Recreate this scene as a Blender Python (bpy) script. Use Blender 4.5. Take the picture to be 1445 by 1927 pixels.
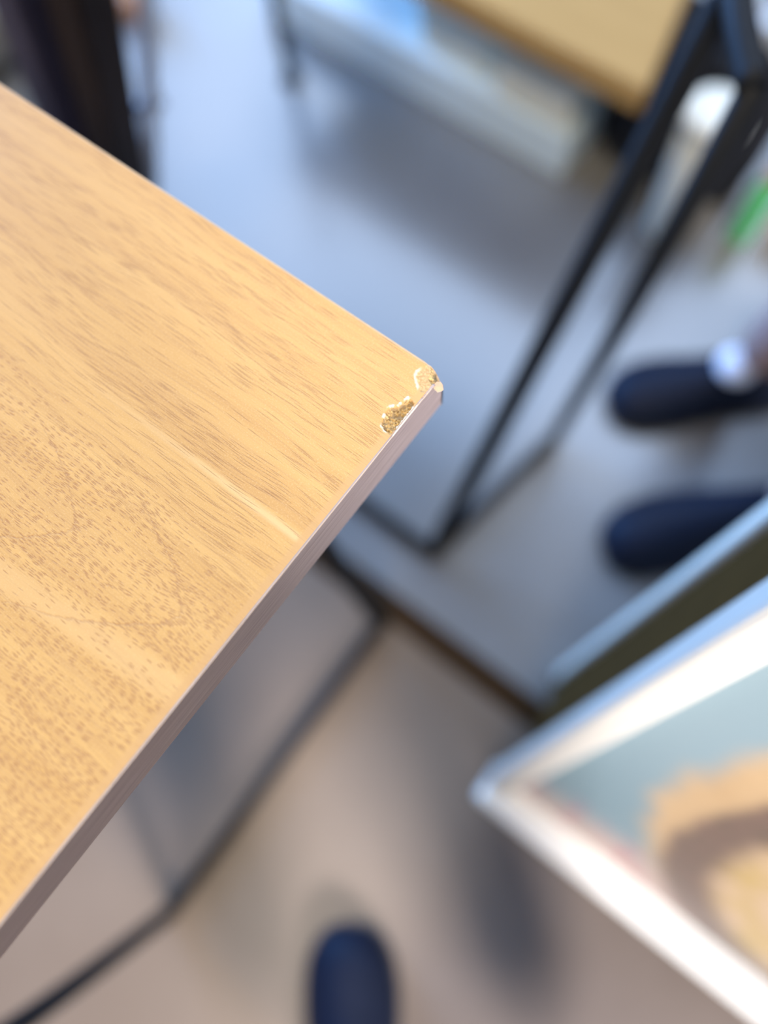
import bpy, bmesh, math, random
import numpy as np
from mathutils import Matrix, Vector, noise

for o in list(bpy.data.objects):
    bpy.data.objects.remove(o)
S = bpy.context.scene
COL = S.collection

# ------------------------------------------------------------------ camera
cam_d = bpy.data.cameras.new('camera')
cam = bpy.data.objects.new('camera', cam_d)
COL.objects.link(cam)
S.camera = cam
cam_d.sensor_fit = 'VERTICAL'
cam_d.sensor_height = 36.0
cam_d.sensor_width = 27.0
cam_d.lens = 26.15
cam_d.clip_start = 0.02
cam_d.clip_end = 60
cam.matrix_world = Matrix(((0.79383965, -0.57036881, 0.21094555, 0.0),
                           (0.60589923, 0.77148778, -0.19414616, 0.0),
                           (-0.052007, 0.28193266, 0.95802361, 0.99),
                           (0, 0, 0, 1)))
cam_d.dof.use_dof = True
cam_d.dof.focus_distance = 0.268
cam_d.dof.aperture_fstop = 1.9

# ------------------------------------------------------------------ light
S.view_settings.view_transform = 'Standard'
S.view_settings.look = 'None'
S.view_settings.gamma = 1.0
S.view_settings.use_curve_mapping = False
S.view_settings.exposure = 0.45
W = bpy.data.worlds.new('world')
S.world = W
W.use_nodes = True
bg = W.node_tree.nodes['Background']
bg.inputs['Color'].default_value = (0.50, 0.62, 0.95, 1)
bg.inputs['Strength'].default_value = 0.25


def area(name, loc, target, size, size_y, power, col):
    d = bpy.data.lights.new(name, 'AREA')
    d.shape = 'RECTANGLE'
    d.size, d.size_y = size, size_y
    d.energy = power
    d.color = col
    o = bpy.data.objects.new(name, d)
    COL.objects.link(o)
    o.location = loc
    v = Vector(target) - Vector(loc)
    o.rotation_euler = v.to_track_quat('-Z', 'Y').to_euler()
    return o


# ceiling panel lamp above and behind the photographer, big cool window at the far end,
# weaker window on the right
area('ceiling_panel_light', (0.22, -0.95, 2.9), (-0.1, 0.0, 0.5), 0.45, 0.45, 40, (1.0, 0.84, 0.60))
area('far_window_light', (-1.7, 2.5, 2.75), (-1.35, 0.5, 0.3), 4.2, 2.4, 148, (0.52, 0.69, 0.98))
area('left_blue_fill', (-3.6, 0.75, 1.15), (-0.3, 0.5, 0.0), 1.6, 1.2, 185, (0.17, 0.43, 1.0))  # added fill, no known window there; turns the floor before the bench blue
area('side_window_light', (2.55, -1.60, 1.85), (-0.1, 0.0, 0.0), 0.7, 0.7, 190, (0.94, 0.92, 1.0))


# ------------------------------------------------------------------ helpers
def mesh_obj(name, verts, faces, mat=None, parent=None, smooth=False, mats=None, fmat=None):
    me = bpy.data.meshes.new(name)
    me.from_pydata([tuple(v) for v in verts], [], [tuple(f) for f in faces])
    for m in (mats or ([mat] if mat else [])):
        me.materials.append(m)
    if fmat is not None:
        me.polygons.foreach_set('material_index', list(fmat))
    if smooth:
        me.polygons.foreach_set('use_smooth', [True] * len(me.polygons))
    me.update()
    o = bpy.data.objects.new(name, me)
    COL.objects.link(o)
    if parent:
        o.parent = parent
    return o


def bm_obj(name, bm, mat, parent=None, smooth=False):
    me = bpy.data.meshes.new(name)
    bmesh.ops.recalc_face_normals(bm, faces=bm.faces)
    bm.to_mesh(me)
    bm.free()
    me.materials.append(mat)
    if smooth:
        me.polygons.foreach_set('use_smooth', [True] * len(me.polygons))
    o = bpy.data.objects.new(name, me)
    COL.objects.link(o)
    if parent:
        o.parent = parent
    return o


def tag(o, label, cat, group=None):
    o['label'] = label
    o['category'] = cat
    if group:
        o['group'] = group
    return o


def empty(name, loc, label=None, cat=None, group=None):
    o = bpy.data.objects.new(name, None)
    COL.objects.link(o)
    o.location = loc
    o.empty_display_size = 0.05
    o['base'] = loc
    if label:
        tag(o, label, cat, group)
    return o


def box_bm(lo, hi, bevel=0.0, seg=2, off=(0, 0, 0)):
    bm = bmesh.new()
    bmesh.ops.create_cube(bm, size=1)
    lo, hi, off = Vector(lo), Vector(hi), Vector(off)
    for v in bm.verts:
        v.co = Vector(((lo[i] + hi[i]) / 2 + v.co[i] * (hi[i] - lo[i])) for i in range(3)) - off
    if bevel:
        bmesh.ops.bevel(bm, geom=bm.edges[:], offset=bevel, segments=seg, affect='EDGES', profile=0.5)
    return bm


def box(name, lo, hi, mat, parent=None, bevel=0.0, seg=2):
    off = Vector(parent['base']) if parent and 'base' in parent else Vector((0, 0, 0))
    return bm_obj(name, box_bm(lo, hi, bevel, seg, off), mat, parent, smooth=False)


def smooth_path(pts, n=6):
    pts = [Vector(p) for p in pts]
    if len(pts) < 3:
        return pts
    out = []
    for i in range(len(pts) - 1):
        p0 = pts[max(i - 1, 0)]; p1 = pts[i]; p2 = pts[i + 1]; p3 = pts[min(i + 2, len(pts) - 1)]
        for k in range(n):
            t = k / n
            out.append(0.5 * ((2 * p1) + (p2 - p0) * t + (2 * p0 - 5 * p1 + 4 * p2 - p3) * t * t
                              + (3 * p1 - p0 - 3 * p2 + p3) * t ** 3))
    out.append(pts[-1])
    return out


def tube(name, pts, r, mat, parent=None, seg=12, radii=None):
    off = Vector(parent['base']) if parent and 'base' in parent else Vector((0, 0, 0))
    pts = [Vector(p) - off for p in pts]
    n = len(pts)
    verts, faces = [], []
    up = None
    for i, p in enumerate(pts):
        t = (pts[min(i + 1, n - 1)] - pts[max(i - 1, 0)]).normalized()
        if up is None:
            up = Vector((0, 0, 1)) if abs(t.z) < 0.9 else Vector((1, 0, 0))
        a = t.cross(up).normalized()
        b = a.cross(t).normalized()
        up = b
        rr = radii[i] if radii else r
        for k in range(seg):
            an = 2 * math.pi * k / seg
            verts.append(p + (a * math.cos(an) + b * math.sin(an)) * rr)
    for i in range(n - 1):
        for k in range(seg):
            k2 = (k + 1) % seg
            faces.append((i * seg + k, i * seg + k2, (i + 1) * seg + k2, (i + 1) * seg + k))
    faces.append(tuple(range(seg))[::-1])
    faces.append(tuple((n - 1) * seg + k for k in range(seg)))
    o = mesh_obj(name, verts, faces, mat, parent, smooth=True)
    return o


def lathe(name, prof, center, mat, parent=None, seg=32, smooth=True):
    """prof: (r, z) list; closed at both ends"""
    off = Vector(parent['base']) if parent and 'base' in parent else Vector((0, 0, 0))
    c = Vector(center) - off
    verts, faces = [], []
    for r, z in prof:
        for k in range(seg):
            a = 2 * math.pi * k / seg
            verts.append((c.x + r * math.cos(a), c.y + r * math.sin(a), c.z + z))
    for i in range(len(prof) - 1):
        for k in range(seg):
            k2 = (k + 1) % seg
            faces.append((i * seg + k, i * seg + k2, (i + 1) * seg + k2, (i + 1) * seg + k))
    faces.append(tuple(range(seg))[::-1])
    faces.append(tuple((len(prof) - 1) * seg + k for k in range(seg)))
    return mesh_obj(name, verts, faces, mat, parent, smooth=smooth)


# ------------------------------------------------------------------ materials
class NT:
    def __init__(s, name):
        s.m = bpy.data.materials.new(name)
        s.m.use_nodes = True
        s.t = s.m.node_tree
        s.t.nodes.clear()
        s.out = s.n('ShaderNodeOutputMaterial')
        s.b = s.n('ShaderNodeBsdfPrincipled')
        s.t.links.new(s.b.outputs[0], s.out.inputs[0])

    def n(s, ty, **kw):
        nd = s.t.nodes.new(ty)
        for k, v in kw.items():
            setattr(nd, k, v)
        return nd

    def put(s, sock, v):
        if v is None:
            return
        if isinstance(v, bpy.types.NodeSocket):
            s.t.links.new(v, sock)
        elif isinstance(v, (tuple, list)) and len(v) == 3 and sock.type == 'RGBA':
            sock.default_value = (*v, 1)
        else:
            sock.default_value = v

    def m_(s, op, a, b=None, c=None, clamp=False):
        nd = s.n('ShaderNodeMath', operation=op, use_clamp=clamp)
        for i, v in enumerate((a, b, c)):
            s.put(nd.inputs[i], v)
        return nd.outputs[0]

    def add(s, a, b): return s.m_('ADD', a, b)
    def sub(s, a, b): return s.m_('SUBTRACT', a, b)
    def mul(s, a, b): return s.m_('MULTIPLY', a, b)

    def step(s, v, lo, hi, a=0.0, b=1.0):
        nd = s.n('ShaderNodeMapRange', interpolation_type='SMOOTHSTEP')
        for i, q in enumerate((v, lo, hi, a, b)):
            s.put(nd.inputs[i], q)
        return nd.outputs[0]

    def comb(s, x, y, z=0.0):
        nd = s.n('ShaderNodeCombineXYZ')
        for i, q in enumerate((x, y, z)):
            s.put(nd.inputs[i], q)
        return nd.outputs[0]

    def xyz(s, vec):
        nd = s.n('ShaderNodeSeparateXYZ')
        s.put(nd.inputs[0], vec)
        return nd.outputs

    def obj(s):
        return s.n('ShaderNodeTexCoord').outputs['Object']

    def noise(s, vec, scale=1.0, detail=3.0, rough=0.55):
        nd = s.n('ShaderNodeTexNoise')
        s.put(nd.inputs['Vector'], vec)
        nd.inputs['Scale'].default_value = scale
        nd.inputs['Detail'].default_value = detail
        nd.inputs['Roughness'].default_value = rough
        return nd.outputs['Fac']

    def voro(s, vec, scale=1.0, rnd=1.0):
        nd = s.n('ShaderNodeTexVoronoi', voronoi_dimensions='2D')
        s.put(nd.inputs['Vector'], vec)
        nd.inputs['Scale'].default_value = scale
        nd.inputs['Randomness'].default_value = rnd
        return nd.outputs['Distance'], nd.outputs['Color']

    def mix(s, f, a, b, blend='MIX'):
        nd = s.n('ShaderNodeMix', data_type='RGBA', blend_type=blend)
        s.put(nd.inputs[0], f)
        s.put(nd.inputs[6], a)
        s.put(nd.inputs[7], b)
        return nd.outputs[2]

    def attr(s, name):
        return s.n('ShaderNodeAttribute', attribute_name=name).outputs['Fac']

    def bump(s, h, strength=0.3, dist=0.001, normal=None):
        nd = s.n('ShaderNodeBump')
        nd.inputs['Strength'].default_value = strength
        nd.inputs['Distance'].default_value = dist
        s.put(nd.inputs['Height'], h)
        if normal:
            s.put(nd.inputs['Normal'], normal)
        return nd.outputs[0]

    def done(s, col, rough=0.5, metal=0.0, spec=0.5, normal=None):
        s.put(s.b.inputs['Base Color'], col)
        s.put(s.b.inputs['Roughness'], rough)
        s.put(s.b.inputs['Metallic'], metal)
        s.put(s.b.inputs['Specular IOR Level'], spec)
        if normal:
            s.put(s.b.inputs['Normal'], normal)
        return s.m


def plain(name, col, rough=0.5, metal=0.0, var=0.12, scale=60.0, spec=0.5, bump=0.0):
    t = NT(name)
    f = t.noise(t.obj(), scale, 3)
    dark = tuple(c * (1 - var) for c in col)
    lite = tuple(min(1, c * (1 + var)) for c in col)
    nrm = t.bump(f, bump, 0.002) if bump else None
    return t.done(t.mix(f, dark, lite), rough, metal, spec, nrm)


TB = (-0.42, -0.18, 0.0)          # table base point
XE, YE, ZT = -0.0696, 0.1062, 0.74   # right edge, far edge, top of the table
TT = 0.026


def wood_top():
    t = NT('oak_laminate')
    x, y, z = t.xyz(t.obj())
    # millimetres from the right edge (s) and from the far edge (w); grain runs along s
    s = t.m_('MULTIPLY_ADD', x, -1000.0, (XE - TB[0]) * 1000.0)
    w = t.m_('MULTIPLY_ADD', y, -1000.0, (YE - TB[1]) * 1000.0)
    # slow waviness of the grain
    wob = t.noise(t.comb(t.mul(s, 0.010), t.mul(w, 0.02)), 1.0, 2)
    wv = t.add(w, t.mul(t.sub(wob, 0.5), 9.0))
    # broad tone bands
    b1 = t.noise(t.comb(t.mul(s, 0.004), t.mul(wv, 0.075)), 1.0, 3)
    b2 = t.noise(t.comb(t.mul(s, 0.006), t.mul(wv, 0.33), 4.0), 1.0, 3)
    b3 = t.noise(t.comb(t.mul(s, 0.018), t.mul(wv, 1.6), 9.0), 1.0, 2)
    col = t.mix(t.step(b1, 0.3, 0.7), (0.62, 0.352, 0.118), (0.70, 0.418, 0.148))
    col = t.mix(t.mul(t.step(b2, 0.42, 0.72), 0.32), col, (0.51, 0.275, 0.105))
    col = t.mix(t.mul(t.step(b3, 0.45, 0.75), 0.42), col, (0.45, 0.25, 0.11))
    # pale straight streak
    st = t.mul(t.step(t.m_('ABSOLUTE', t.sub(w, t.m_('MULTIPLY_ADD', b1, 3.0, 79.5))), 0.2, 2.4, 1, 0),
               t.step(s, 130, 5))
    col = t.mix(t.mul(st, 0.60), col, (0.82, 0.56, 0.27))
    st2 = t.step(t.m_('ABSOLUTE', t.sub(w, t.m_('MULTIPLY_ADD', s, 0.10, 146.0))), 2.0, 8.0, 1, 0)
    col = t.mix(t.mul(st2, 0.40), col, (0.78, 0.50, 0.22))
    # cathedral figure: tongues pointing at the right edge
    q = t.sub(w, 126.5)
    up = t.m_('LESS_THAN', q, 0.0)
    k = t.m_('MULTIPLY_ADD', up, 0.025, 0.03)
    A = t.add(t.mul(t.mul(q, q), k), t.mul(t.m_('ABSOLUTE', q), 0.55))
    fn = t.noise(t.comb(t.mul(s, 0.05), t.mul(w, 0.09), 3.0), 1.0, 2)
    zig = t.noise(t.comb(t.mul(s, 0.10), t.mul(w, 1.1), 6.0), 1.0, 2)
    F = t.add(t.add(t.sub(s, A), t.mul(t.sub(fn, 0.5), 9.0)), t.mul(t.sub(zig, 0.5), 4.5))
    zone = t.mul(t.step(w, 98, 108), t.step(w, 175, 150))
    line = None
    for f0, wd in ((20.0, 1.8), (71.0, 1.7), (118.0, 1.8), (170.0, 1.8)):
        d = t.sub(F, f0)
        l = t.mul(t.step(d, -wd, 0.0), t.step(d, wd * 0.5, 0.0))
        line = l if line is None else t.m_('MAXIMUM', line, l)
    line = t.mul(line, zone)
    shade = None
    for f0 in (20.0, 71.0, 118.0, 170.0):
        d = t.sub(F, f0)
        l = t.mul(t.step(d, -14.0, -0.5), t.step(d, 1.0, 0.0))
        shade = l if shade is None else t.m_('MAXIMUM', shade, l)
    shade = t.mul(shade, zone)
    col = t.mix(t.mul(line, 0.40), col, (0.42, 0.22, 0.10))
    # pores: short dashes, dense in the flat-sawn lower zone, thin long lines elsewhere
    jn = t.noise(t.comb(t.mul(s, 0.03), t.mul(w, 0.05), 7.0), 1.0, 2)
    d1, c1 = t.voro(t.comb(t.mul(s, 0.24), t.mul(t.add(w, t.mul(jn, 6.0)), 1.75)), 1.0)
    r1 = t.xyz(c1)
    dens_n = t.noise(t.comb(t.mul(s, 0.022), t.mul(w, 0.10), 12.0), 1.0, 3)
    flat = t.step(t.add(w, t.mul(s, 0.10)), 96, 122)
    dens = t.mul(flat, t.m_('MULTIPLY_ADD', t.step(dens_n, 0.34, 0.66), 0.62, 0.20))
    dens = t.m_('MAXIMUM', dens, t.mul(shade, 0.95))
    dens = t.mul(dens, t.sub(1.0, t.mul(st2, 0.8)))
    keep1 = t.m_('LESS_THAN', r1[0], dens)
    dash1 = t.mul(t.step(d1, 0.50, 0.16), keep1)
    d2, c2 = t.voro(t.comb(t.mul(s, 0.065), t.mul(wv, 2.6), 5.0), 1.0)
    r2 = t.xyz(c2)
    den2 = t.mul(t.step(t.noise(t.comb(t.mul(s, 0.008), t.mul(wv, 0.13), 2.0), 1.0, 2), 0.40, 0.66), 0.55)
    dash2 = t.mul(t.step(d2, 0.46, 0.10), t.m_('LESS_THAN', r2[1], t.m_('MULTIPLY_ADD', den2, 1.0, 0.10)))
    dash2 = t.mul(dash2, t.sub(1.0, t.mul(flat, 0.65)))
    col = t.mix(t.mul(dash1, 0.74), col, (0.40, 0.195, 0.080))
    col = t.mix(t.mul(dash2, 0.80), col, (0.34, 0.165, 0.065))
    # fine speckle
    sp = t.noise(t.comb(t.mul(s, 1.3), t.mul(w, 2.6), 1.0), 1.0, 2)
    col = t.mix(t.mul(t.step(sp, 0.50, 0.75), 0.40), col, (0.82, 0.57, 0.30))
    # plain rounded strip along the right edge, where the print stops
    es = t.step(t.add(s, t.mul(t.sub(sp, 0.5), 1.0)), 4.6, 2.8)
    col = t.mix(t.mul(es, 0.85), col, (0.63, 0.37, 0.150))
    # damage: broken board core, torn paper rim
    core = t.attr('core')
    rim = t.attr('rim')
    peel = t.attr('peel')
    cn = t.noise(t.comb(t.mul(s, 1.1), t.mul(w, 1.1), 20.0), 1.0, 4, 0.65)
    cv, cc = t.voro(t.comb(t.mul(s, 1.5), t.mul(w, 0.9), 2.0), 1.0)
    ccol = t.mix(t.step(cn, 0.35, 0.62), (0.15, 0.080, 0.025), (0.72, 0.48, 0.19))
    ccol = t.mix(t.mul(t.xyz(cc)[0], 0.45), ccol, (0.78, 0.58, 0.30))
    ccol = t.mix(t.step(t.noise(t.comb(s, w, 33.0), 0.45, 2), 0.52, 0.62), ccol, (0.36, 0.25, 0.13))
    pcol = t.mix(t.step(cn, 0.4, 0.65), (0.50, 0.31, 0.13), (0.70, 0.47, 0.22))
    col = t.mix(peel, col, pcol)
    col = t.mix(core, col, ccol)
    col = t.mix(rim, col, (0.80, 0.71, 0.54))
    h = t.sub(t.mul(sp, 0.25), t.add(t.mul(dash1, 0.8), t.add(t.mul(dash2, 0.6), t.mul(line, 1.0))))
    h = t.add(h, t.mul(t.mul(core, cn), 3.0))
    nrm = t.bump(h, 0.35, 0.0002)
    rough = t.m_('MULTIPLY_ADD', core, 0.35, 0.52)
    return t.done(col, rough, 0.0, 0.25, nrm)


def edge_wood(name='edge_band_wood', along='y'):
    t = NT(name)
    x, y, z = t.xyz(t.obj())
    g = y if along == 'y' else x
    a = t.noise(t.comb(t.mul(g, 26.0), t.mul(z, 900.0)), 1.0, 4)
    b = t.noise(t.comb(t.mul(g, 140.0), t.mul(z, 2600.0), 3.0), 1.0, 2)
    col = t.mix(t.step(a, 0.35, 0.68), (0.36, 0.275, 0.245), (0.48, 0.38, 0.345))
    col = t.mix(t.mul(t.step(b, 0.55, 0.75), 0.5), col, (0.26, 0.19, 0.165))
    return t.done(col, 0.5, 0, 0.4, t.bump(b, 0.2, 0.0003))


def floor_mat(name, ca, cb, rough, scale, ribs=False, spec=0.5):
    t = NT(name)
    v = t.obj()
    f = t.noise(v, scale, 4)
    g = t.noise(v, scale * 14, 3)
    col = t.mix(t.step(f, 0.3, 0.7), ca, cb)
    col = t.mix(t.mul(g, 0.25), col, tuple(c * 0.8 for c in ca))
    h = g
    if ribs:
        x, y, z = t.xyz(v)
        r = t.m_('SINE', t.mul(t.add(t.mul(x, -0.57), t.mul(y, 0.77)), 800.0))
        col = t.mix(t.mul(t.step(r, 0.2, 1.0), 0.15), col, tuple(c * 0.6 for c in ca))
    return t.done(col, t.m_('MULTIPLY_ADD', f, 0.08, rough), 0, spec, t.bump(h, 0.03, 0.001))


M = {}
M['wood'] = wood_top()
M['edge_y'] = edge_wood('edge_band_wood', 'y')
M['edge_x'] = edge_wood('edge_band_wood_far', 'x')
M['edge_far'] = plain('tan_edge_band', (0.60, 0.40, 0.21), 0.5, var=0.15, scale=500)
M['lip'] = plain('pale_glue_line', (0.66, 0.50, 0.36), 0.6, var=0.1, scale=500)
M['flake'] = plain('torn_laminate', (0.62, 0.40, 0.24), 0.7, var=0.12, scale=900)
M['flake_edge'] = plain('torn_paper_white', (0.78, 0.68, 0.52), 0.7, var=0.06, scale=900)
M['core'] = plain('chipboard', (0.50, 0.33, 0.15), 0.85, var=0.5, scale=1400)
M['black'] = plain('black_powder_coat', (0.012, 0.013, 0.015), 0.55, var=0.2, scale=200, spec=0.2)
M['glaremetal'] = plain('black_coat_with_glare', (0.24, 0.27, 0.32), 0.35, var=0.1, scale=200)  # glare on the stand's left rods, put into the colour as grey
M['tile'] = floor_mat('polished_grey_floor', (0.19, 0.185, 0.175), (0.23, 0.225, 0.215), 0.20, 3.0, spec=1.0)
M['vinyl'] = floor_mat('taupe_floor', (0.188, 0.142, 0.106), (0.22, 0.170, 0.130), 0.32, 3.0, True, spec=0.22)
M['wall'] = plain('pale_wall_paint', (0.6, 0.58, 0.55), 0.8, var=0.03, scale=4)
M['strip'] = plain('brown_threshold', (0.036, 0.016, 0.003), 0.7, var=0.2, scale=40, spec=0.15)
M['white'] = plain('white_lacquer', (0.68, 0.65, 0.56), 0.5, var=0.03, scale=30)
M['palegrey'] = plain('pale_grey_green_lacquer', (0.88, 0.86, 0.72), 0.45, var=0.05, scale=30)
M['darkbrown'] = plain('dark_brown_board', (0.065, 0.034, 0.007), 0.9, var=0.25, scale=40, spec=0.1)
M['darkwood'] = plain('dark_stained_wood', (0.022, 0.012, 0.008), 0.6, var=0.3, scale=30, spec=0.15)
M['purplewood'] = plain('dark_purple_lacquer', (0.060, 0.050, 0.080), 0.6, var=0.2, scale=30, spec=0.2)
M['navy'] = plain('navy_leather', (0.004, 0.008, 0.022), 0.6, var=0.25, scale=80, spec=0.2)
M['navysole'] = plain('dark_rubber', (0.012, 0.014, 0.020), 0.7, var=0.2, scale=80)
M['navycloth'] = plain('navy_cloth', (0.010, 0.013, 0.030), 0.9, var=0.3, scale=220, bump=0.1)
M['blackcloth'] = plain('black_nylon', (0.006, 0.007, 0.012), 0.85, var=0.3, scale=220, bump=0.1)
M['pink'] = plain('skin', (0.46, 0.29, 0.24), 0.6, var=0.06, scale=25)
M['sock'] = plain('white_sock', (0.75, 0.80, 0.92), 0.9, var=0.05, scale=300)
M['hair'] = plain('dark_hair', (0.02, 0.014, 0.01), 0.6, var=0.3, scale=100)
M['shirt'] = plain('grey_knit', (0.25, 0.26, 0.30), 0.9, var=0.1, scale=200)
M['green'] = plain('green_plastic', (0.08, 0.42, 0.14), 0.4, var=0.08, scale=40)
M['cream'] = plain('cream_card', (0.80, 0.78, 0.64), 0.6, var=0.05, scale=30)
M['lid'] = plain('cream_plastic', (0.95, 0.93, 0.80), 0.5, var=0.02, scale=30)
M['ledge'] = plain('lit_white_lacquer', (0.93, 0.90, 0.78), 0.5, var=0.02, scale=30)  # frame white made lighter, so the ledge's brightness is painted in
M['beige'] = plain('beige_card', (0.40, 0.33, 0.24), 0.7, var=0.08, scale=30)
M['teal'] = plain('grey_teal_laminate', (0.70, 0.80, 0.80), 0.35, var=0.05, scale=8)
M['cloth_grey'] = plain('pale_grey_cloth', (0.55, 0.57, 0.58), 0.9, var=0.08, scale=120, bump=0.1)
M['greige'] = plain('greige_fabric', (0.20, 0.18, 0.145), 0.9, var=0.1, scale=200)
M['orange'] = plain('tan_leather', (0.30, 0.13, 0.04), 0.6, var=0.2, scale=60)

# ------------------------------------------------------------------ floor
PLAIN_Y = 0.100
fv = [(-5, -4, 0), (5, -4, 0), (5, PLAIN_Y, 0), (-5, PLAIN_Y, 0), (5, 6, 0), (-5, 6, 0),
      (-5, -4, -.05), (5, -4, -.05), (5, 6, -.05), (-5, 6, -.05)]
f1 = mesh_obj('floor', fv, [(0, 1, 2, 3), (3, 2, 4, 5), (9, 8, 7, 6), (0, 6, 7, 1), (1, 7, 8, 4, 2), (4, 8, 9, 5), (5, 9, 6, 0, 3)],
              mats=[M['vinyl'], M['tile']], fmat=[0, 1, 1, 0, 1, 1, 1])
f1['kind'] = 'structure'
f1['label'] = 'polished grey floor beyond, taupe floor in front of a brown strip'
w1 = box('wall_far', (-5, 6.0, 0.0), (5, 6.1, 3.1), M['wall'])
w1['kind'] = 'structure'
w2 = box('wall_right', (5.0, -4, 0.0), (5.1, 6, 3.1), M['wall'])
w2['kind'] = 'structure'
f3 = box('trim_1', (-5, PLAIN_Y - 0.017, -0.002), (5, PLAIN_Y + 0.019, 0.003), M['strip'], bevel=0.001)
f3['kind'] = 'structure'
f3['label'] = 'brown threshold strip between the two floors'


# ------------------------------------------------------------------ foreground table
def poly_sd(pts, S_, W_):
    """signed distance (positive inside) to a polygon, numpy"""
    P = np.array(pts, float)
    n = len(P)
    dmin = np.full(S_.shape, 1e9)
    inside = np.zeros(S_.shape, bool)
    for i in range(n):
        a = P[i]; b = P[(i + 1) % n]
        e = b - a
        wx, wy = S_ - a[0], W_ - a[1]
        tt = np.clip((wx * e[0] + wy * e[1]) / (e @ e), 0, 1)
        dmin = np.minimum(dmin, np.hypot(wx - e[0] * tt, wy - e[1] * tt))
        c = (a[1] <= W_) != (b[1] <= W_)
        with np.errstate(divide='ignore', invalid='ignore'):
            xs = a[0] + (W_ - a[1]) / (b[1] - a[1] if b[1] != a[1] else 1e-9) * e[0]
        inside ^= c & (S_ < xs)
    return np.where(inside, dmin, -dmin)


def fbm(S_, W_, sc, z):
    out = np.zeros(S_.shape)
    for idx in np.ndindex(S_.shape):
        out[idx] = noise.fractal(Vector((S_[idx] * sc, W_[idx] * sc, z)), 1.0, 2.0, 3)
    return out


def sstep(v, a, b):
    t = np.clip((v - a) / (b - a), 0, 1)
    return t * t * (3 - 2 * t)


CR2 = [(7.0, 29.7), (7.3, 28.0), (8.3, 24.5), (8.7, 23.3), (7.9, 21.9), (6.0, 20.5), (5.4, 17.2), (4.7, 15.2),
       (2.9, 15.3), (1.3, 15.8), (0.9, 19.0), (0.85, 29.5), (1.2, 31.4), (4.6, 30.9)]
CR1 = [(8.3, 6.9), (8.6, 5.2), (7.7, 1.2), (6.2, -2), (-3, -3), (-3, 9.0), (1.3, 10.4), (2.8, 11.3), (4.6, 10.0), (5.8, 9.0)]
CORE1 = [(5.6, -2), (5.0, 1.8), (4.0, 3.4), (4.2, 4.9), (3.0, 5.6), (1.8, 6.6), (-3, 6.8), (-3, -3)]


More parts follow.
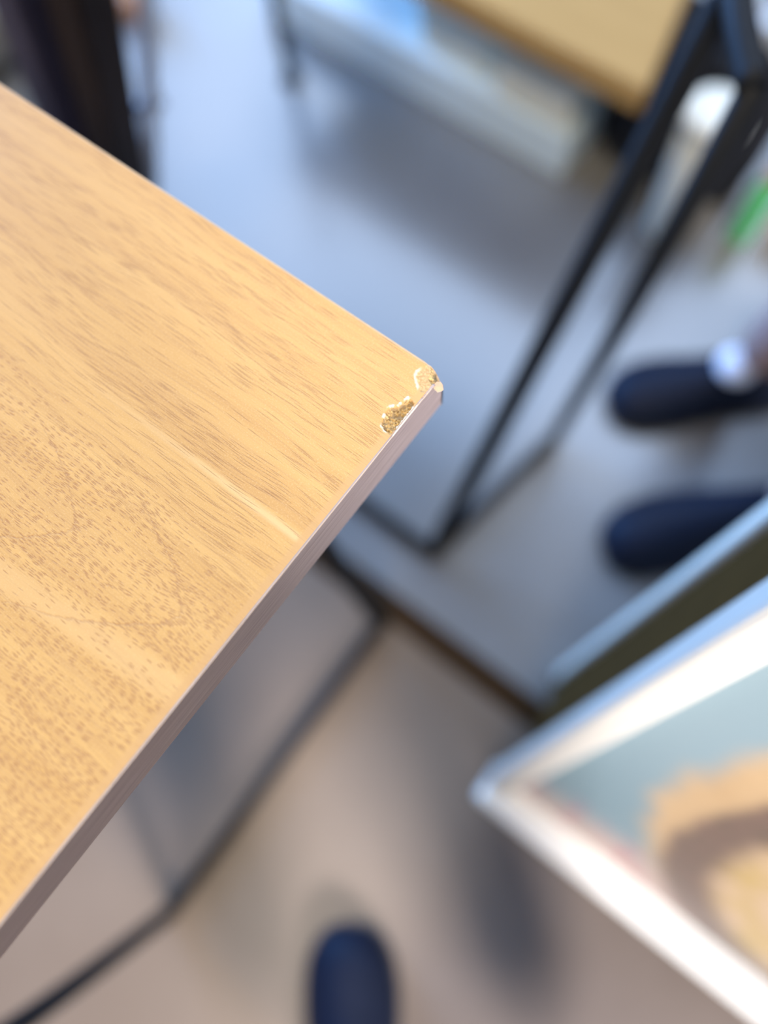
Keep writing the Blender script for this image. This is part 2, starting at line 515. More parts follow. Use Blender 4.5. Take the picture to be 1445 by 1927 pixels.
def build_table():
    root = empty('cafe_table', TB, 'wood laminate table with a chipped corner, sharp in the foreground', 'table')
    B = Vector(TB)
    x0, y0 = -0.80, -0.47
    SB = 0.9          # edge band thickness in mm
    PS, PW = 26.0, 46.0   # fine patch size in mm
    ds = 0.22
    ns = int((PS - SB) / ds) + 1
    nw = int((PW - SB) / ds) + 1
    sv = np.linspace(SB, PS, ns)
    wv = np.linspace(SB, PW, nw)
    SS, WW = np.meshgrid(sv, wv, indexing='ij')
    jag = fbm(SS, WW, 0.9, 3.0) * 0.45
    g1 = fbm(SS, WW, 0.75, 8.0)
    g2 = fbm(SS, WW, 1.9, 15.0)
    d2 = poly_sd(CR2, SS, WW) + jag
    d1 = poly_sd(CR1, SS, WW) + jag * 0.6
    dc = poly_sd(CORE1, SS, WW) + jag
    h = np.zeros(SS.shape)
    in2 = sstep(d2, 0.0, 1.1)
    h -= in2 * (1.5 + 0.9 * g1 + 0.45 * g2 + 0.5 * sstep(d2, 1.0, 3.0))
    # shallow peeled layer at the corner
    in1 = sstep(d1, 0.0, 0.5)
    h -= in1 * (0.35 + 0.12 * g1)
    inc = sstep(dc, 0.0, 1.4)
    rad = np.hypot(SS, WW)
    h -= inc * (1.0 + 6.5 * sstep(rad, 4.8, 0.8) + 0.8 * g1 + 0.35 * g2)
    core = np.clip(sstep(d2, 0.3, 0.7) + sstep(dc, 0.1, 0.5), 0, 1)
    peel = sstep(d1, 0.0, 0.25)
    # torn white paper rim: inner (-s large) side of the dents
    rn = fbm(SS, WW, 0.35, 30.0)
    rim2 = sstep(d2, -0.55 - 0.8 * np.maximum(rn, -0.3), -0.20) * sstep(d2, 0.6, 0.2)
    rim2 *= sstep(rn, -0.25, 0.15) * 0.95
    rim1 = sstep(np.abs(d1), 0.75, 0.2) * sstep(SS, 3.4, 4.6) * sstep(WW, 2.0, 5.0) * 0.75
    rim = np.clip(np.maximum(rim2, rim1), 0, 1)
    h += 0.16 * rim * sstep(d2, 0.6, -0.2)      # curled up paper
    # keep the outer borders of the patch flat
    bord = np.minimum(sstep(PS - SS, 0, 1.5), sstep(PW - WW, 0, 1.5))
    h *= bord
    verts, faces = [], []

    def pt(s, w, hz=0.0):
        return Vector((XE - s / 1000, YE - w / 1000, ZT + hz / 1000)) - B

    for i in range(ns):
        for j in range(nw):
            verts.append(pt(sv[i], wv[j], h[i, j]))
    for i in range(ns - 1):
        for j in range(nw - 1):
            a = i * nw + j
            faces.append((a, a + 1, a + nw + 1, a + nw))
    cr = list(core.ravel()); rm = list(rim.ravel()); pl = list(peel.ravel())
    # skirts of board core behind the bands
    base = len(verts)
    for j in range(nw):
        verts.append(pt(sv[0], wv[j], -TT * 1000 + 1)); cr.append(1); rm.append(0); pl.append(0)
    for j in range(nw - 1):
        faces.append((j, base + j, base + j + 1, j + 1))
    base = len(verts)
    for i in range(ns):
        verts.append(pt(sv[i], wv[0], -TT * 1000 + 1)); cr.append(1); rm.append(0); pl.append(0)
    for i in range(ns - 1):
        faces.append((i * nw, (i + 1) * nw, base + i + 1, base + i))
    # rest of the top (L shape), and the underside
    sx, wy = (XE - x0) * 1000 - SB, (YE - y0) * 1000 - SB
    for quad in (((PS, SB), (sx, SB), (sx, PW), (PS, PW)), ((SB, PW), (sx, PW), (sx, wy), (SB, wy))):
        base = len(verts)
        for s, w in quad:
            verts.append(pt(s, w)); cr.append(0); rm.append(0); pl.append(0)
        faces.append((base, base + 3, base + 2, base + 1))
    base = len(verts)
    for s, w in ((SB, SB), (sx, SB), (sx, wy), (SB, wy)):
        verts.append(pt(s, w, -TT * 1000 + 0.2)); cr.append(0); rm.append(0); pl.append(0)
    faces.append((base, base + 1, base + 2, base + 3))
    top = mesh_obj('tabletop', verts, faces, M['wood'], root)
    me = top.data
    for nm, arr in (('core', cr), ('rim', rm), ('peel', pl)):
        at = me.attributes.new(nm, 'FLOAT', 'POINT')
        at.data.foreach_set('value', [float(v) for v in arr])
    nf = (ns - 1) * (nw - 1)
    me.polygons.foreach_set('use_smooth', [i < nf for i in range(len(me.polygons))])

    # edge bands: thin strips with a chipped upper arris near the corner
    def band(name, mat, along, L, prof):
        cs = [0.0] + list(np.arange(0.25, 50, 0.25)) + list(np.linspace(50, L, 30))
        v, f = [], []
        for c in cs:
            tz = prof(c)
            rr = 0.45
            sec = [(SB, tz), (rr, tz), (rr * 0.3, tz - rr * 0.3), (0.0, tz - rr), (0.0, -TT * 1000 + 0.5),
                   (0.45, -TT * 1000), (SB, -TT * 1000)]
            for o, z in sec:
                v.append(pt(o, c, z) if along == 'y' else pt(c, o, z))
        k = 7
        for i in range(len(cs) - 1):
            for q in range(k):
                q2 = (q + 1) % k
                f.append((i * k + q, i * k + q2, (i + 1) * k + q2, (i + 1) * k + q))
        f.append(tuple(range(k))); f.append(tuple((len(cs) - 1) * k + q for q in range(k)))
        me_ = mesh_obj(name, v, f, mat, root)
        bm = bmesh.new(); bm.from_mesh(me_.data)
        bmesh.ops.recalc_face_normals(bm, faces=bm.faces); bm.to_mesh(me_.data); bm.free()
        return me_

    def prof_y(c):
        nz = noise.fractal(Vector((c * 0.8, 3.3, 0.0)), 1, 2, 3)
        z = -3.4 * float(sstep(np.array(c), 6.0, 3.0)) - 6.0 * float(sstep(np.array(c), 3.4, 0.4)) - (0.35 + 0.35 * nz) * float(sstep(np.array(c), 14.5, 11.5))
        if 15 < c < 32:
            z -= 0.12 + 0.1 * nz
        return z

    def prof_x(c):
        nz = noise.fractal(Vector((c * 0.8, 9.3, 0.0)), 1, 2, 3)
        return -2.5 * float(sstep(np.array(c), 6.5, 3.0)) - 6.5 * float(sstep(np.array(c), 4.0, 0.4)) - 0.25 * (1 + nz) * float(sstep(np.array(c), 9.5, 7.5))

    eb = band('edge_band', M['edge_y'], 'y', (YE - y0) * 1000, prof_y)
    eb['label'] = 'mauve brown edge band of the table'
    band('edge_band', M['edge_far'], 'x', (XE - x0) * 1000, prof_x)
    # the two hidden sides
    box('edge_band', (x0, y0, ZT - TT), (x0 + SB / 1000, YE - SB / 1000, ZT), M['edge_y'], root)
    box('edge_band', (x0 + SB / 1000, y0, ZT - TT), (XE - SB / 1000, y0 + SB / 1000, ZT), M['edge_x'], root)
    # pale glue line lip along the right edge
    v, f = [], []
    cs = [0] + list(np.arange(7.5, 50, 0.5)) + list(np.linspace(50, (YE - y0) * 1000, 40))
    cs = cs[1:]
    for c in cs:
        tz = prof_y(c) + 0.02
        wd = 0.24 if 15.5 < c < 31 else 0.13
        for o, z in ((0.10, tz - 0.06), (0.10 + wd, tz + 0.05), (0.12 + wd * 2, tz + 0.03), (0.12 + wd * 2, tz - 0.4)):
            v.append(pt(o, c, z))
    for i in range(len(cs) - 1):
        for q in range(3):
            f.append((i * 4 + q, i * 4 + q + 1, (i + 1) * 4 + q + 1, (i + 1) * 4 + q))
    lip = mesh_obj('band_lip', v, f, None, root, mats=[M['lip'], M['flake_edge']],
                   fmat=[1 if 15.5 < cs[i] < 31 else 0 for i in range(len(cs) - 1) for q in range(3)])
    lip['label'] = 'pale lip of the edge band'

    # torn laminate flake sticking out at the corner
    v = []
    out = [(1.0, 6.1), (0.6, 3.6), (-0.6, 2.7), (-1.6, 3.0), (-3.1, 4.3), (-3.0, 5.0), (-2.0, 6.5), (-0.6, 6.4)]
    rnd = random.Random(3)
    for s, w in out:
        v.append(pt(s, w, -1.3 - 0.25 * (1 - s) + rnd.uniform(-.1, .1)))
    for s, w in out:
        v.append(pt(s * 0.96, w, -1.95 - 0.25 * (1 - s)))
    n = len(out)
    v.append(pt(-0.9, 4.8, -1.35))
    f = [(i, (i + 1) % n, 2 * n) for i in range(n)]
    f += [tuple(range(n, 2 * n))[::-1]]
    f += [((i + 1) % n, i, n + i, n + (i + 1) % n) for i in range(n)]
    fl = mesh_obj('laminate_flake', v, f, None, root, mats=[M['flake'], M['flake_edge']],
                  fmat=[0] * n + [0] + [1] * n)
    fl['label'] = 'torn pale flake sticking out at the broken corner'

    # underframe: floor bars, splayed legs and top rails of thin black rod
    r = 0.0085
    for mx in (0, 1):
        fx = (lambda q: -0.87 - q) if mx else (lambda q: q)
        far = [(fx(-0.128), 0.076, r), (fx(-0.168), 0.076, 0.30), (fx(-0.20), 0.076, 0.55), (fx(-0.21), 0.076, ZT - TT - 0.006)]
        near = [(fx(-0.118), -0.352, r), (fx(-0.122), -0.375, 0.30), (fx(-0.14), -0.40, 0.55), (fx(-0.15), -0.405, ZT - TT - 0.006)]
        tube('leg', smooth_path(far), 0.0105, M['black'], root)
        tube('leg', smooth_path(near), 0.0095, M['black'], root)
        tube('floor_bar', [(fx(-0.128), 0.083, r), (fx(-0.118), -0.359, r)], r, M['black'], root)
        tube('top_rail', [(fx(-0.21), 0.085, ZT - TT - 0.0085), (fx(-0.15), -0.415, ZT - TT - 0.0085)], 0.0085, M['black'], root)
    return root


build_table()


# ------------------------------------------------------------------ black rod stand beside the table
def build_rod_stand():
    bx, by = -0.38, 0.45
    root = empty('rod_stand', (bx, by, 0), 'black metal rod stand with slanting legs and floor bars', 'stand')
    r = 0.0095
    for x, sg in ((-0.128, 1), (-0.642, -1)):
        lm = M['black'] if sg > 0 else M['glaremetal']
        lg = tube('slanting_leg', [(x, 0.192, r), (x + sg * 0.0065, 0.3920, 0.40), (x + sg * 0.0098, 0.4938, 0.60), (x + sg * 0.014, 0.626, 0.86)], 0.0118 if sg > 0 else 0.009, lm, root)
        if sg < 0:
            lg['label'] = 'thin slanting leg with glare painted in as grey'
            tube('cross_bar', [(x, 0.367, 0.33), (-0.725, 0.341, 0.28)], 0.008, M['glaremetal'], root)
            continue
        xf = x + sg * 0.038
        tube('upright_leg', [(xf, 0.425, r), (xf + sg * 0.012, 0.428, 0.25), (xf + sg * 0.026, 0.424, 0.62)], 0.0095, M['black'], root)
        tube('floor_bar', [(x, 0.186, r), (xf, 0.432, r)], r * 0.9, M['black'], root)
        tube('arm_rail', smooth_path([(xf + sg * 0.026, 0.42, 0.62), (x + sg * 0.02, 0.47, 0.63), (x + sg * 0.0104, 0.512, 0.636)]), 0.0095, M['black'], root)
    tube('floor_bar', [(-0.128, 0.192, r), (-0.642, 0.192, r)], r * 0.95, M['black'], root)
    tube('top_rail', [(-0.114, 0.626, 0.86), (-0.656, 0.626, 0.86)], 0.0105, M['black'], root)
    return root


def seat_wood():
    t = NT('honey_wood')
    x, y, z = t.xyz(t.obj())
    a = t.noise(t.comb(t.mul(x, 5.0), t.mul(y, 60.0)), 1.0, 3)
    b = t.noise(t.comb(t.mul(x, 12.0), t.mul(y, 500.0), 4.0), 1.0, 2)
    col = t.mix(a, (0.40, 0.235, 0.075), (0.52, 0.315, 0.115))
    col = t.mix(t.mul(t.step(b, 0.5, 0.8), 0.4), col, (0.36, 0.20, 0.08))
    return t.done(col, 0.65, 0, 0.12)


M['seatwood'] = seat_wood()
build_rod_stand()


# ------------------------------------------------------------------ poster stand on the right
def poster_mat():
    t = NT('printed_food_poster')
    x, y, z = t.xyz(t.n('ShaderNodeTexCoord').outputs['UV'])
    u, v = x, y                      # metres on the sheet from its lower left corner
    n1 = t.noise(t.comb(u, v, 1.0), 22.0, 3)
    n2 = t.noise(t.comb(u, v, 5.0), 45.0, 3)
    uu = t.add(u, t.mul(t.sub(n1, 0.5), 0.03))
    vv = t.add(v, t.mul(t.sub(n2, 0.5), 0.03))
    sky = t.mix(t.step(v, 0.05, 0.45), (0.17, 0.25, 0.265), (0.235, 0.32, 0.345))
    col = sky

    def ell(cu, cv, ru, rv):
        a = t.m_('DIVIDE', t.sub(uu, cu), ru)
        b = t.m_('DIVIDE', t.sub(vv, cv), rv)
        return t.m_('SQRT', t.add(t.mul(a, a), t.mul(b, b)))
    P = POSTER
    # table and crumbs along the lower edge
    col = t.mix(t.step(t.add(vv, t.mul(uu, -0.30)), 0.115, 0.03), col, (0.42, 0.31, 0.25))
    col = t.mix(t.mul(t.step(n2, 0.56, 0.64), t.step(v, 0.16, 0.05)), col, (0.40, 0.10, 0.13))
    e = ell(*P['bun'])
    col = t.mix(t.step(e, 1.06, 0.94), col, t.mix(n1, (0.40, 0.26, 0.13), (0.56, 0.40, 0.22)))
    e = ell(*P['ring'])
    col = t.mix(t.step(e, 1.05, 0.97), col, t.mix(n2, (0.10, 0.09, 0.06), (0.22, 0.13, 0.10)))
    e = ell(*P['fill'])
    col = t.mix(t.step(e, 1.05, 0.9), col, t.mix(t.step(n1, 0.35, 0.65), (0.46, 0.32, 0.11), (0.55, 0.39, 0.24)))
    return t.done(col, 0.4, 0, 0.4)


POSTER = dict(bun=(0.30, 0.36, 0.245, 0.33), ring=(0.29, 0.33, 0.195, 0.33), fill=(0.30, 0.33, 0.170, 0.27))


def build_sign():
    bx, by = 0.34, 0.08
    root = empty('poster_stand', (bx, by, 0), 'white framed food poster on a dark brown stand, lower right', 'sign')
    B = Vector((bx, by, 0))
    th = math.radians(76.0)
    V = Vector((0, math.cos(th), math.sin(th)))
    N = Vector((0, -math.sin(th), math.cos(th)))
    U = Vector((1, 0, 0))
    xl, xr = 0.088, 0.60
    O = Vector((xl, 0.004, 0.085))       # lower left of the board, front face
    Lh = 0.74
    wd = xr - xl

    def slab(name, u0, u1, v0, v1, n0, n1, mat, bev=0.003, parent=root):
        bm = box_bm((u0, v0, n0), (u1, v1, n1), bev, 2)
        for q in bm.verts:
            q.co = O + U * q.co.x + V * q.co.y + N * q.co.z - B
        return bm_obj(name, bm, mat, parent)

    fw = 0.026
    slab('frame_side', 0, fw, 0.0, Lh, -0.018, 0.012, M['white'], 0.005)
    slab('frame_side', wd - fw, wd, 0.0, Lh, -0.018, 0.012, M['white'], 0.005)
    slab('frame_top', fw, wd - fw, Lh - fw, Lh, -0.018, 0.012, M['white'], 0.005)
    # bottom ledge, deeper than the other members
    box('frame_ledge', (xl, -0.024, 0.062), (xr, 0.026, 0.10), M['ledge'], root, 0.007, 3)
    slab('backing_board', 0.01, wd - 0.01, 0.005, Lh - 0.01, -0.014, -0.006, M['white'], 0)
    # the printed sheet
    p = slab('poster_sheet', fw - 0.002, wd - fw + 0.002, 0.01, Lh - fw + 0.002, -0.006, -0.004, poster_mat(), 0)
    p['label'] = 'printed picture of filled bread on a pale blue ground'
    uvl = p.data.uv_layers.new(name='UVMap')
    for lp in p.data.loops:
        q = p.data.vertices[lp.vertex_index].co + B - O
        uvl.data[lp.index].uv = (q.dot(U) - fw, q.dot(V))
    # dark stand behind, pale rear board
    th2 = math.radians(81.2)
    y_r = 0.150
    sx0, sx1 = xl + 0.010, xr - 0.03
    poly = [(0.060, 0.20), (0.085, 0.10), (y_r - 0.004, 0.012), (y_r - 0.004 + 0.75 / math.tan(th2), 0.762), (0.020 + 0.68 / math.tan(th), 0.755)]
    v = [Vector((sx0, y, z)) - B for y, z in poly] + [Vector((sx1, y, z)) - B for y, z in poly]
    n = len(poly)
    f = [tuple(range(n)), tuple(range(n, 2 * n))] + [(i, n + i, n + (i + 1) % n, (i + 1) % n) for i in range(n)]
    o = mesh_obj('stand_body', v, f, M['darkbrown'], root)
    bm = bmesh.new(); bm.from_mesh(o.data); bmesh.ops.recalc_face_normals(bm, faces=bm.faces)
    bm.to_mesh(o.data); bm.free()
    V2 = Vector((0, math.cos(th2), math.sin(th2))); N2 = Vector((0, -math.sin(th2), math.cos(th2)))
    bm = box_bm((xl + 0.004, 0, -0.024), (xr - 0.008, 0.80, 0.0), 0.004, 2)
    O2 = Vector((0, y_r, 0.004))
    for q in bm.verts:
        q.co = O2 + U * q.co.x + V2 * q.co.y + N2 * q.co.z - B
    rb = bm_obj('rear_board', bm, M['palegrey'], root)
    rb['label'] = 'pale grey rear board'
    for x in (xl + 0.05, xr - 0.05):
        box('foot', (x - 0.015, -0.01, 0.0), (x + 0.015, 0.012, 0.066), M['black'], root, 0.003)
    return root


build_sign()


# ------------------------------------------------------------------ shoes and people
def shoe(name, toe, heel, width, mat, parent, open_r=0.036):
    """shoe from toe point to heel point on the floor, lofted; sole is a child"""
    off = Vector(parent['base'])
    toe, heel = Vector(toe), Vector(heel)
    d = (heel - toe)
    L = d.length
    d.normalize()
    side = Vector((-d.y, d.x, 0))
    prof = [(0.0, 0.30, 0.022), (0.02, 0.52, 0.034), (0.06, 0.74, 0.044), (0.13, 0.92, 0.050), (0.24, 1.0, 0.054), (0.36, 0.99, 0.060),
            (0.48, 0.90, 0.070), (0.60, 0.80, 0.082), (0.72, 0.75, 0.086), (0.85, 0.72, 0.084), (0.94, 0.62, 0.080), (0.985, 0.46, 0.074), (1.0, 0.28, 0.066)]
    K = 16
    v, f = [], []
    for t, wf, hh in prof:
        c = toe + d * (t * L)
        for k in range(K):
            a = math.pi * k / (K - 1)
            cx = math.cos(a); sz = math.sin(a) ** 0.75
            bend = 0.006 * math.sin(t * math.pi)
            p = c + side * (width / 2 * wf * cx * (1.0 - 0.25 * sz) + bend) + Vector((0, 0, 0.014 + (hh - 0.014) * sz))
            v.append(p - off)
    n = len(prof)
    for i in range(n - 1):
        for k in range(K - 1):
            f.append((i * K + k, i * K + k + 1, (i + 1) * K + k + 1, (i + 1) * K + k))
        f.append((i * K + K - 1, i * K, (i + 1) * K, (i + 1) * K + K - 1))
    f.append(tuple(range(K))); f.append(tuple((n - 1) * K + k for k in range(K)))
    o = mesh_obj(name, v, f, mat, parent, smooth=True)
    bm = bmesh.new(); bm.from_mesh(o.data); bmesh.ops.recalc_face_normals(bm, faces=bm.faces)
    bm.to_mesh(o.data); bm.free()
    # sole
    v, f = [], []
    for t, wf, hh in prof:
        c = toe + d * (t * L)
        for sg in (-1, 1):
            for z in (0.0, 0.016):
                v.append(c + side * (width / 2 * (wf * 1.03 + 0.02) * sg + 0.006 * math.sin(t * math.pi)) + Vector((0, 0, z)) - off)
    for i in range(n - 1):
        a, b = i * 4, (i + 1) * 4
        f += [(a, a + 1, b + 1, b), (a + 2, b + 2, b + 3, a + 3), (a, b, b + 2, a + 2), (a + 1, a + 3, b + 3, b + 1)]
    f += [(0, 2, 3, 1), ((n - 1) * 4, (n - 1) * 4 + 1, (n - 1) * 4 + 3, (n - 1) * 4 + 2)]
    s = mesh_obj('sole', v, f, M['navysole'], o)
    bm = bmesh.new(); bm.from_mesh(s.data); bmesh.ops.recalc_face_normals(bm, faces=bm.faces)
    bm.to_mesh(s.data); bm.free()
    return o


def skin_body(name, joints, edges, root_i, mat, parent, levels=2):
    """joints: (co, radius)"""
    off = Vector(parent['base'])
    me = bpy.data.meshes.new(name)
    me.from_pydata([tuple(Vector(c) - off) for c, r in joints], edges, [])
    me.materials.append(mat)
    o = bpy.data.objects.new(name, me)
    COL.objects.link(o)
    o.parent = parent
    sk = o.modifiers.new('skin', 'SKIN')
    sk.use_smooth_shade = True
    sv = me.skin_vertices[0].data if me.skin_vertices else None
    if sv is None:
        return o
    for i, (c, r) in enumerate(joints):
        sv[i].radius = (r, r)
        sv[i].use_root = (i == root_i)
    sub = o.modifiers.new('sub', 'SUBSURF')
    sub.levels = sub.render_levels = levels
    return o


def person_mat(name, zones):
    """zones: list of (height in m, colour) from below; fabric and skin by height on the body"""
    t = NT(name)
    x, y, z = t.xyz(t.obj())
    n = t.noise(t.obj(), 140.0, 2)
    col = zones[0][1]
    for h, c in zones[1:]:
        col = t.mix(t.m_('GREATER_THAN', z, h), col, c)
    col = t.mix(t.mul(n, 0.2), col, (0.02, 0.02, 0.02))
    return t.done(col, 0.75)


def seated_person():
    root = empty('person', (0.30, 0.75, 0), 'seated person with navy shoes and bare ankles, feet at right edge', 'person')
    A0, B0 = Vector((0.070, 0.640, 0.085)), Vector((0.200, 0.490, 0.085))
    d = Vector((-0.72, -0.69, 0))
    sd = Vector((0.69, -0.72, 0))
    kA, kB = Vector((0.135, 0.615, 0.50)), Vector((0.255, 0.475, 0.50))
    hipc = (kA + kB) / 2 - d * 0.42 + Vector((0, 0, 0.05))
    hipc.z = 0.56
    hA, hB = hipc - sd * 0.09, hipc + sd * 0.09
    sp1 = hipc + Vector((0, 0, 0.18)) - d * 0.03
    chest = hipc + Vector((0, 0, 0.38)) - d * 0.03
    neck = hipc + Vector((0, 0, 0.56)) - d * 0.02
    head = neck + Vector((0, 0, 0.13)) + d * 0.02
    crown = head + Vector((0, 0, 0.10))
    J = [(hipc, 0.12), (hA, 0.095), (kA, 0.058), (A0 + Vector((0.02, -0.02, 0.22)), 0.050), (A0 + Vector((0, 0, .05)), 0.038), (A0, 0.036),
         (hB, 0.095), (kB, 0.058), ((kB + B0) / 2 + Vector((0, 0, .06)), 0.056), (B0 + Vector((0, 0, .05)), 0.038), (B0, 0.036),
         (sp1, 0.125), (chest, 0.14), (neck, 0.055), (head, 0.085), (crown, 0.065)]
    E_ = [(0, 1), (1, 2), (2, 3), (3, 4), (4, 5), (0, 6), (6, 7), (7, 8), (8, 9), (9, 10), (0, 11), (11, 12), (12, 13), (13, 14), (14, 15)]
    for sg, kn in ((-1, kA), (1, kB)):
        sh = chest + sd * 0.17 * sg + Vector((0, 0, 0.10))
        el = sh + Vector((0, 0, -0.27)) + d * 0.04 + sd * 0.05 * sg
        wr = kn - d * 0.12 + Vector((0, 0, 0.085))
        b = len(J)
        J += [(sh, 0.058), (el, 0.042), (wr, 0.027), (wr + d * 0.09 - Vector((0, 0, 0.005)), 0.03)]
        E_ += [(12, b), (b, b + 1), (b + 1, b + 2), (b + 2, b + 3)]
    pm = person_mat('seated_person_clothes', [(0, (0.47, 0.29, 0.24)), (0.36, (0.45, 0.30, 0.28)), (0.58, (0.22, 0.23, 0.28)), (1.10, (0.47, 0.29, 0.24)), (1.22, (0.02, 0.014, 0.01))])
    skin_body('body', J, E_, 0, pm, root)
    shoe('shoe', (-0.060, 0.515, 0), (0.135, 0.690, 0), 0.105, M['navy'], root)
    shoe('shoe', (0.050, 0.333, 0), (0.245, 0.545, 0), 0.105, M['navy'], root)
    for an in (A0,):
        o = lathe('sock', [(0.020, -0.012), (0.025, -0.004), (0.025, 0.004), (0.020, 0.012)], tuple(an - Vector((0.018, 0.022, 0.0))), M['sock'], root)
        o['label'] = 'pale tongue of the shoe'
    # the stool under the person, outside the picture
    st = empty('stool', (hipc.x, hipc.y, 0), 'round wooden stool under the seated person', 'stool')
    lathe('seat', [(0.15, 0.41), (0.17, 0.415), (0.17, 0.433), (0.16, 0.44)], (hipc.x, hipc.y, 0), M['seatwood'], st)
    for k in range(4):
        a = math.pi / 4 + k * math.pi / 2
        tube('leg', [(hipc.x + 0.15 * math.cos(a), hipc.y + 0.15 * math.sin(a), 0.0), (hipc.x + 0.11 * math.cos(a), hipc.y + 0.11 * math.sin(a), 0.412)], 0.011, M['black'], st)
    return root


def standing_person():
    base = (0.28, -0.40, 0)
    root = empty('person', base, 'standing person in navy shoe, toe cap at bottom edge', 'person')
    d = Vector((-0.57, 0.77, 0))
    sd = Vector((0.77, 0.57, 0))
    A0 = Vector((0.185, -0.405, 0.085))
    B0 = A0 + sd * 0.30
    hipc = (A0 + B0) / 2 - d * 0.04
    hipc.z = 0.90
    J = [(hipc, 0.125)]
    E_ = []
    for a, sg in ((A0, -1), (B0, 1)):
        h = hipc + sd * 0.09 * sg - Vector((0, 0, 0.06))
        k = (a + h) / 2 + d * 0.02
        k.z = 0.48
        b = len(J)
        J += [(h, 0.10), (k, 0.082), (a + Vector((0, 0, 0.16)) - d * 0.03, 0.072), (a + Vector((0, 0, 0.03)) - d * 0.03, 0.062)]
        E_ += [(0, b), (b, b + 1), (b + 1, b + 2), (b + 2, b + 3)]
    b = len(J)
    w = hipc - d * 0.02
    J += [(w + Vector((0, 0, 0.2)), 0.125), (w + Vector((0, 0, 0.42)), 0.14), (w + Vector((0, 0, 0.58)), 0.055), (w + Vector((0, 0, 0.70)) + d * 0.03, 0.085), (w + Vector((0, 0, 0.80)) + d * 0.02, 0.065)]
    E_ += [(0, b), (b, b + 1), (b + 1, b + 2), (b + 2, b + 3), (b + 3, b + 4)]
    for sg in (-1, 1):
        sh = J[b + 1][0] + sd * 0.17 * sg + Vector((0, 0, 0.10))
        el = sh + Vector((0, 0, -0.26)) + sd * 0.04 * sg + d * 0.06
        wr = el + Vector((0, 0, -0.03)) + d * 0.22 - sd * 0.09 * sg
        q = len(J)
        J += [(sh, 0.058), (el, 0.043), (wr, 0.028), (wr + d * 0.09, 0.03)]
        E_ += [(b + 1, q), (q, q + 1), (q + 1, q + 2), (q + 2, q + 3)]
    pm = person_mat('standing_person_clothes', [(0, (0.012, 0.015, 0.035)), (0.98, (0.20, 0.21, 0.24)), (1.46, (0.47, 0.29, 0.24)), (1.60, (0.02, 0.014, 0.01))])
    skin_body('body', J, E_, 0, pm, root)
    shoe('shoe', (0.062, -0.232, 0), (0.218, -0.440, 0), 0.106, M['navy'], root)
    t2 = Vector((0.062, -0.232, 0)) + sd * 0.30 - d * 0.19
    shoe('shoe', tuple(t2), tuple(t2 - d * 0.26 + sd * 0.02), 0.106, M['navy'], root)
    return root


seated_person()
standing_person()


# ------------------------------------------------------------------ things around and under the bench
def build_platform():
    bx, by = -0.60, 1.0
    root = empty('low_bench', (bx, by, 0), 'low bench with honey wood top and pale teal base, top right', 'bench')
    B = Vector((bx, by, 0))
    z1, z0 = 0.285, 0.250
    out = [(-0.218, 0.728), (-0.262, 0.905), (-0.33, 1.30), (-0.88, 1.30), (-0.88, 0.728)]
    n = len(out)
    v = [Vector((x, y, z1)) - B for x, y in out] + [Vector((x, y, z0)) - B for x, y in out]
    f = [tuple(range(n)), tuple(range(n, 2 * n))[::-1]]
    fm = [0, 0]
    for i in range(n):
        f.append((i, n + i, n + (i + 1) % n, (i + 1) % n))
        fm.append(0 if i == n - 1 else 1)
    top = mesh_obj('bench_top', v, f, None, root, mats=[M['seatwood'], M['edge_y']], fmat=fm)
    bm = bmesh.new(); bm.from_mesh(top.data); bmesh.ops.recalc_face_normals(bm, faces=bm.faces)
    bmesh.ops.bevel(bm, geom=bm.edges[:], offset=0.003, segments=2, affect='EDGES')
    bm.to_mesh(top.data); bm.free()
    box('base', (-0.93, 0.80, 0.0), (-0.325, 1.02, 0.082), M['teal'], root, 0.006)
    box('back_panel', (-0.87, 1.10, 0.0), (-0.35, 1.14, 0.250), M['teal'], root, 0.003)
    for x in (-0.36, -0.85):
        box('support', (x - 0.015, 1.03, 0.0), (x + 0.015, 1.09, 0.250), M['black'], root, 0.003)


build_platform()


def storage_box(x0, x1, y0, y1, z0, z1, label):
    root = empty('storage_box', ((x0 + x1) / 2, (y0 + y1) / 2, z0), label, 'box', 'cream boxes under the low bench')
    box('body', (x0, y0, z0), (x1, y1, z1 - 0.015), M['cream'], root, 0.008, 3)
    box('lid', (x0 - 0.003, y0 - 0.003, z1 - 0.018), (x1 + 0.003, y1 + 0.003, z1), M['cream'], root, 0.006, 3)


storage_box(-0.470, -0.338, 0.806, 0.93, 0.0825, 0.158, 'cream box under the low bench, nearest the black bag')
storage_box(-0.620, -0.488, 0.822, 0.93, 0.0825, 0.150, 'cream box under the low bench, second from the black bag')

bag = empty('bag', (-0.2, 0.93, 0), 'soft black bag on the floor behind the white container', 'bag')
bg_o = box('body', (-0.325, 0.875, 0.0), (-0.085, 1.0, 0.215), M['blackcloth'], bag, 0.035, 4)
box('front_pocket', (-0.29, 0.862, 0.02), (-0.12, 0.885, 0.13), M['blackcloth'], bag, 0.010, 3)
tube('handle', smooth_path([(-0.205, 0.90, 0.205), (-0.195, 0.895, 0.245), (-0.165, 0.89, 0.255), (-0.135, 0.895, 0.245), (-0.125, 0.90, 0.205)]), 0.009, M['blackcloth'], bag)

tub = empty('container', (-0.150, 0.815, 0), 'tall white container with a bright round lid beside the black bag', 'container')
lathe('body', [(0.024, 0.0), (0.027, 0.003), (0.031, 0.10), (0.035, 0.205)], (-0.150, 0.815, 0), M['cream'], tub)
lathe('lid', [(0.037, 0.0), (0.041, 0.004), (0.041, 0.016), (0.037, 0.022), (0.020, 0.024)], (-0.150, 0.815, 0.205), M['lid'], tub)

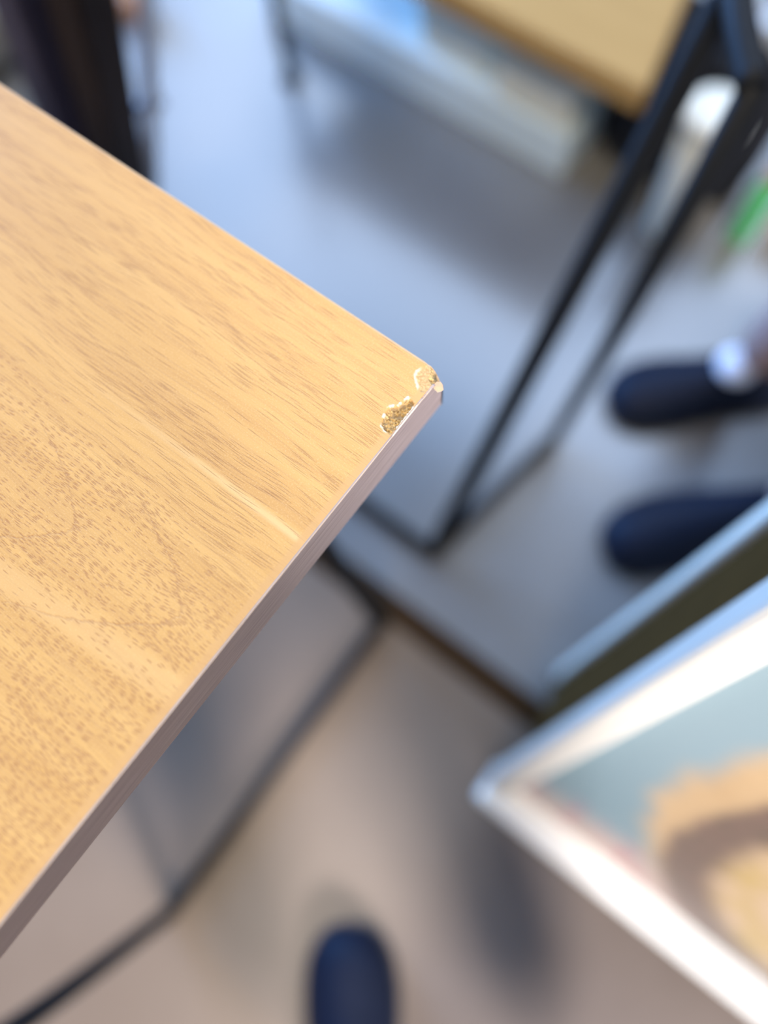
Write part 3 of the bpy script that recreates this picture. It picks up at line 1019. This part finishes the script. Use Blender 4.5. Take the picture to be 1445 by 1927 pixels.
gb = empty('bottle', (-0.052, 0.868, 0), 'small green plastic bottle right of the black bag', 'bottle')
lathe('body', [(0.017, 0.0), (0.019, 0.004), (0.019, 0.095), (0.014, 0.112), (0.009, 0.118)], (-0.052, 0.868, 0.0), M['green'], gb)
lathe('cap', [(0.010, 0.0), (0.0105, 0.002), (0.0105, 0.016), (0.009, 0.018)], (-0.052, 0.868, 0.117), M['orange'], gb)

cb = empty('carton', (0.04, 0.96, 0), 'beige carton on the floor right of the green bottle', 'carton')
box('body', (-0.025, 0.90, 0.0), (0.11, 1.02, 0.07), M['beige'], cb, 0.003)
box('flap', (-0.025, 0.898, 0.070), (0.11, 0.958, 0.073), M['beige'], cb, 0.001)

cl = empty('folded_cloth', (-0.13, 0.95, 0.215), 'pale grey cloth folded on top of the black bag', 'cloth')
for k in range(3):
    box('fold', (-0.178 + 0.003 * k, 0.925 + 0.002 * k, 0.2185 + 0.011 * k), (-0.09 - 0.002 * k, 0.99, 0.229 + 0.011 * k), M['cloth_grey'], cl, 0.005, 3)


# ------------------------------------------------------------------ chairs at the upper left
def dark_chair():
    bx, by = -0.76, 0.26
    root = empty('plank_stand', (bx, by, 0), 'stand of two leaning dark brown planks at upper left', 'stand')
    B = Vector((bx, by, 0))

    def post(name, a, b, w, mat=M['darkwood']):
        a, b = Vector(a) - B, Vector(b) - B
        bm = box_bm((-w / 2, -w / 2, 0), (w / 2, w / 2, 1), 0)
        for q in bm.verts:
            c = a.lerp(b, 0.0 if q.co.z < 0.5 else 1.0)
            q.co = Vector((c.x + q.co.x, c.y + q.co.y, c.z))
        bmesh.ops.bevel(bm, geom=bm.edges[:], offset=0.003, segments=2, affect='EDGES')
        return bm_obj(name, bm, mat, root)

    # two leaning planks side by side on a base plate, joined by cross pieces
    for dx, dy, mt in ((0.0, 0.0, M['darkwood']), (-0.058, -0.012, M['purplewood'])):
        post('leaning_plank', (-0.715 + dx, 0.268 + dy, 0.018), (-0.395 + dx, 0.268 + dy, 0.92), 0.040, mt)
    box('base_plate', (-0.90, 0.20, 0.0), (-0.62, 0.32, 0.020), M['darkwood'], root, 0.003)
    for z in (0.75, 0.87):
        x = -0.715 + (z - 0.018) * 0.3548
        box('cross_piece', (x - 0.085, 0.285, z - 0.02), (x + 0.03, 0.300, z + 0.02), M['darkwood'], root, 0.002)


dark_chair()


pole = empty('pole', (-0.806, 0.7125, 0), 'thin dark upright pole standing on the blue floor, top', 'pole')
tube('shaft', [(-0.806, 0.7125, 0.006), (-0.806, 0.7125, 0.40)], 0.0095, M['black'], pole)
lathe('foot', [(0.018, 0.0), (0.019, 0.003), (0.012, 0.010)], (-0.806, 0.7125, 0), M['black'], pole)
lathe('knob', [(0.010, 0.0), (0.016, 0.006), (0.016, 0.016), (0.009, 0.022)], (-0.806, 0.7125, 0.398), M['black'], pole)

# small things far at the top edge
pouch = empty('pouch', (-1.14, 0.67, 0), 'small tan leather pouch on the blue floor near top left', 'pouch')
box('body', (-1.19, 0.645, 0.0), (-1.09, 0.70, 0.05), M['orange'], pouch, 0.018, 4)
box('flap', (-1.188, 0.641, 0.03), (-1.092, 0.675, 0.053), M['orange'], pouch, 0.008, 3)

ott = empty('footstool', (-1.42, 0.43, 0), 'low greige fabric footstool at the left edge behind the planks', 'footstool')
box('cushion', (-1.60, 0.30, 0.03), (-1.20, 0.52, 0.11), M['greige'], ott, 0.02, 3)
for fx in (-1.57, -1.23):
    for fy in (0.33, 0.49):
        box('foot', (fx - 0.012, fy - 0.012, 0.0), (fx + 0.012, fy + 0.012, 0.035), M['darkwood'], ott, 0.002)
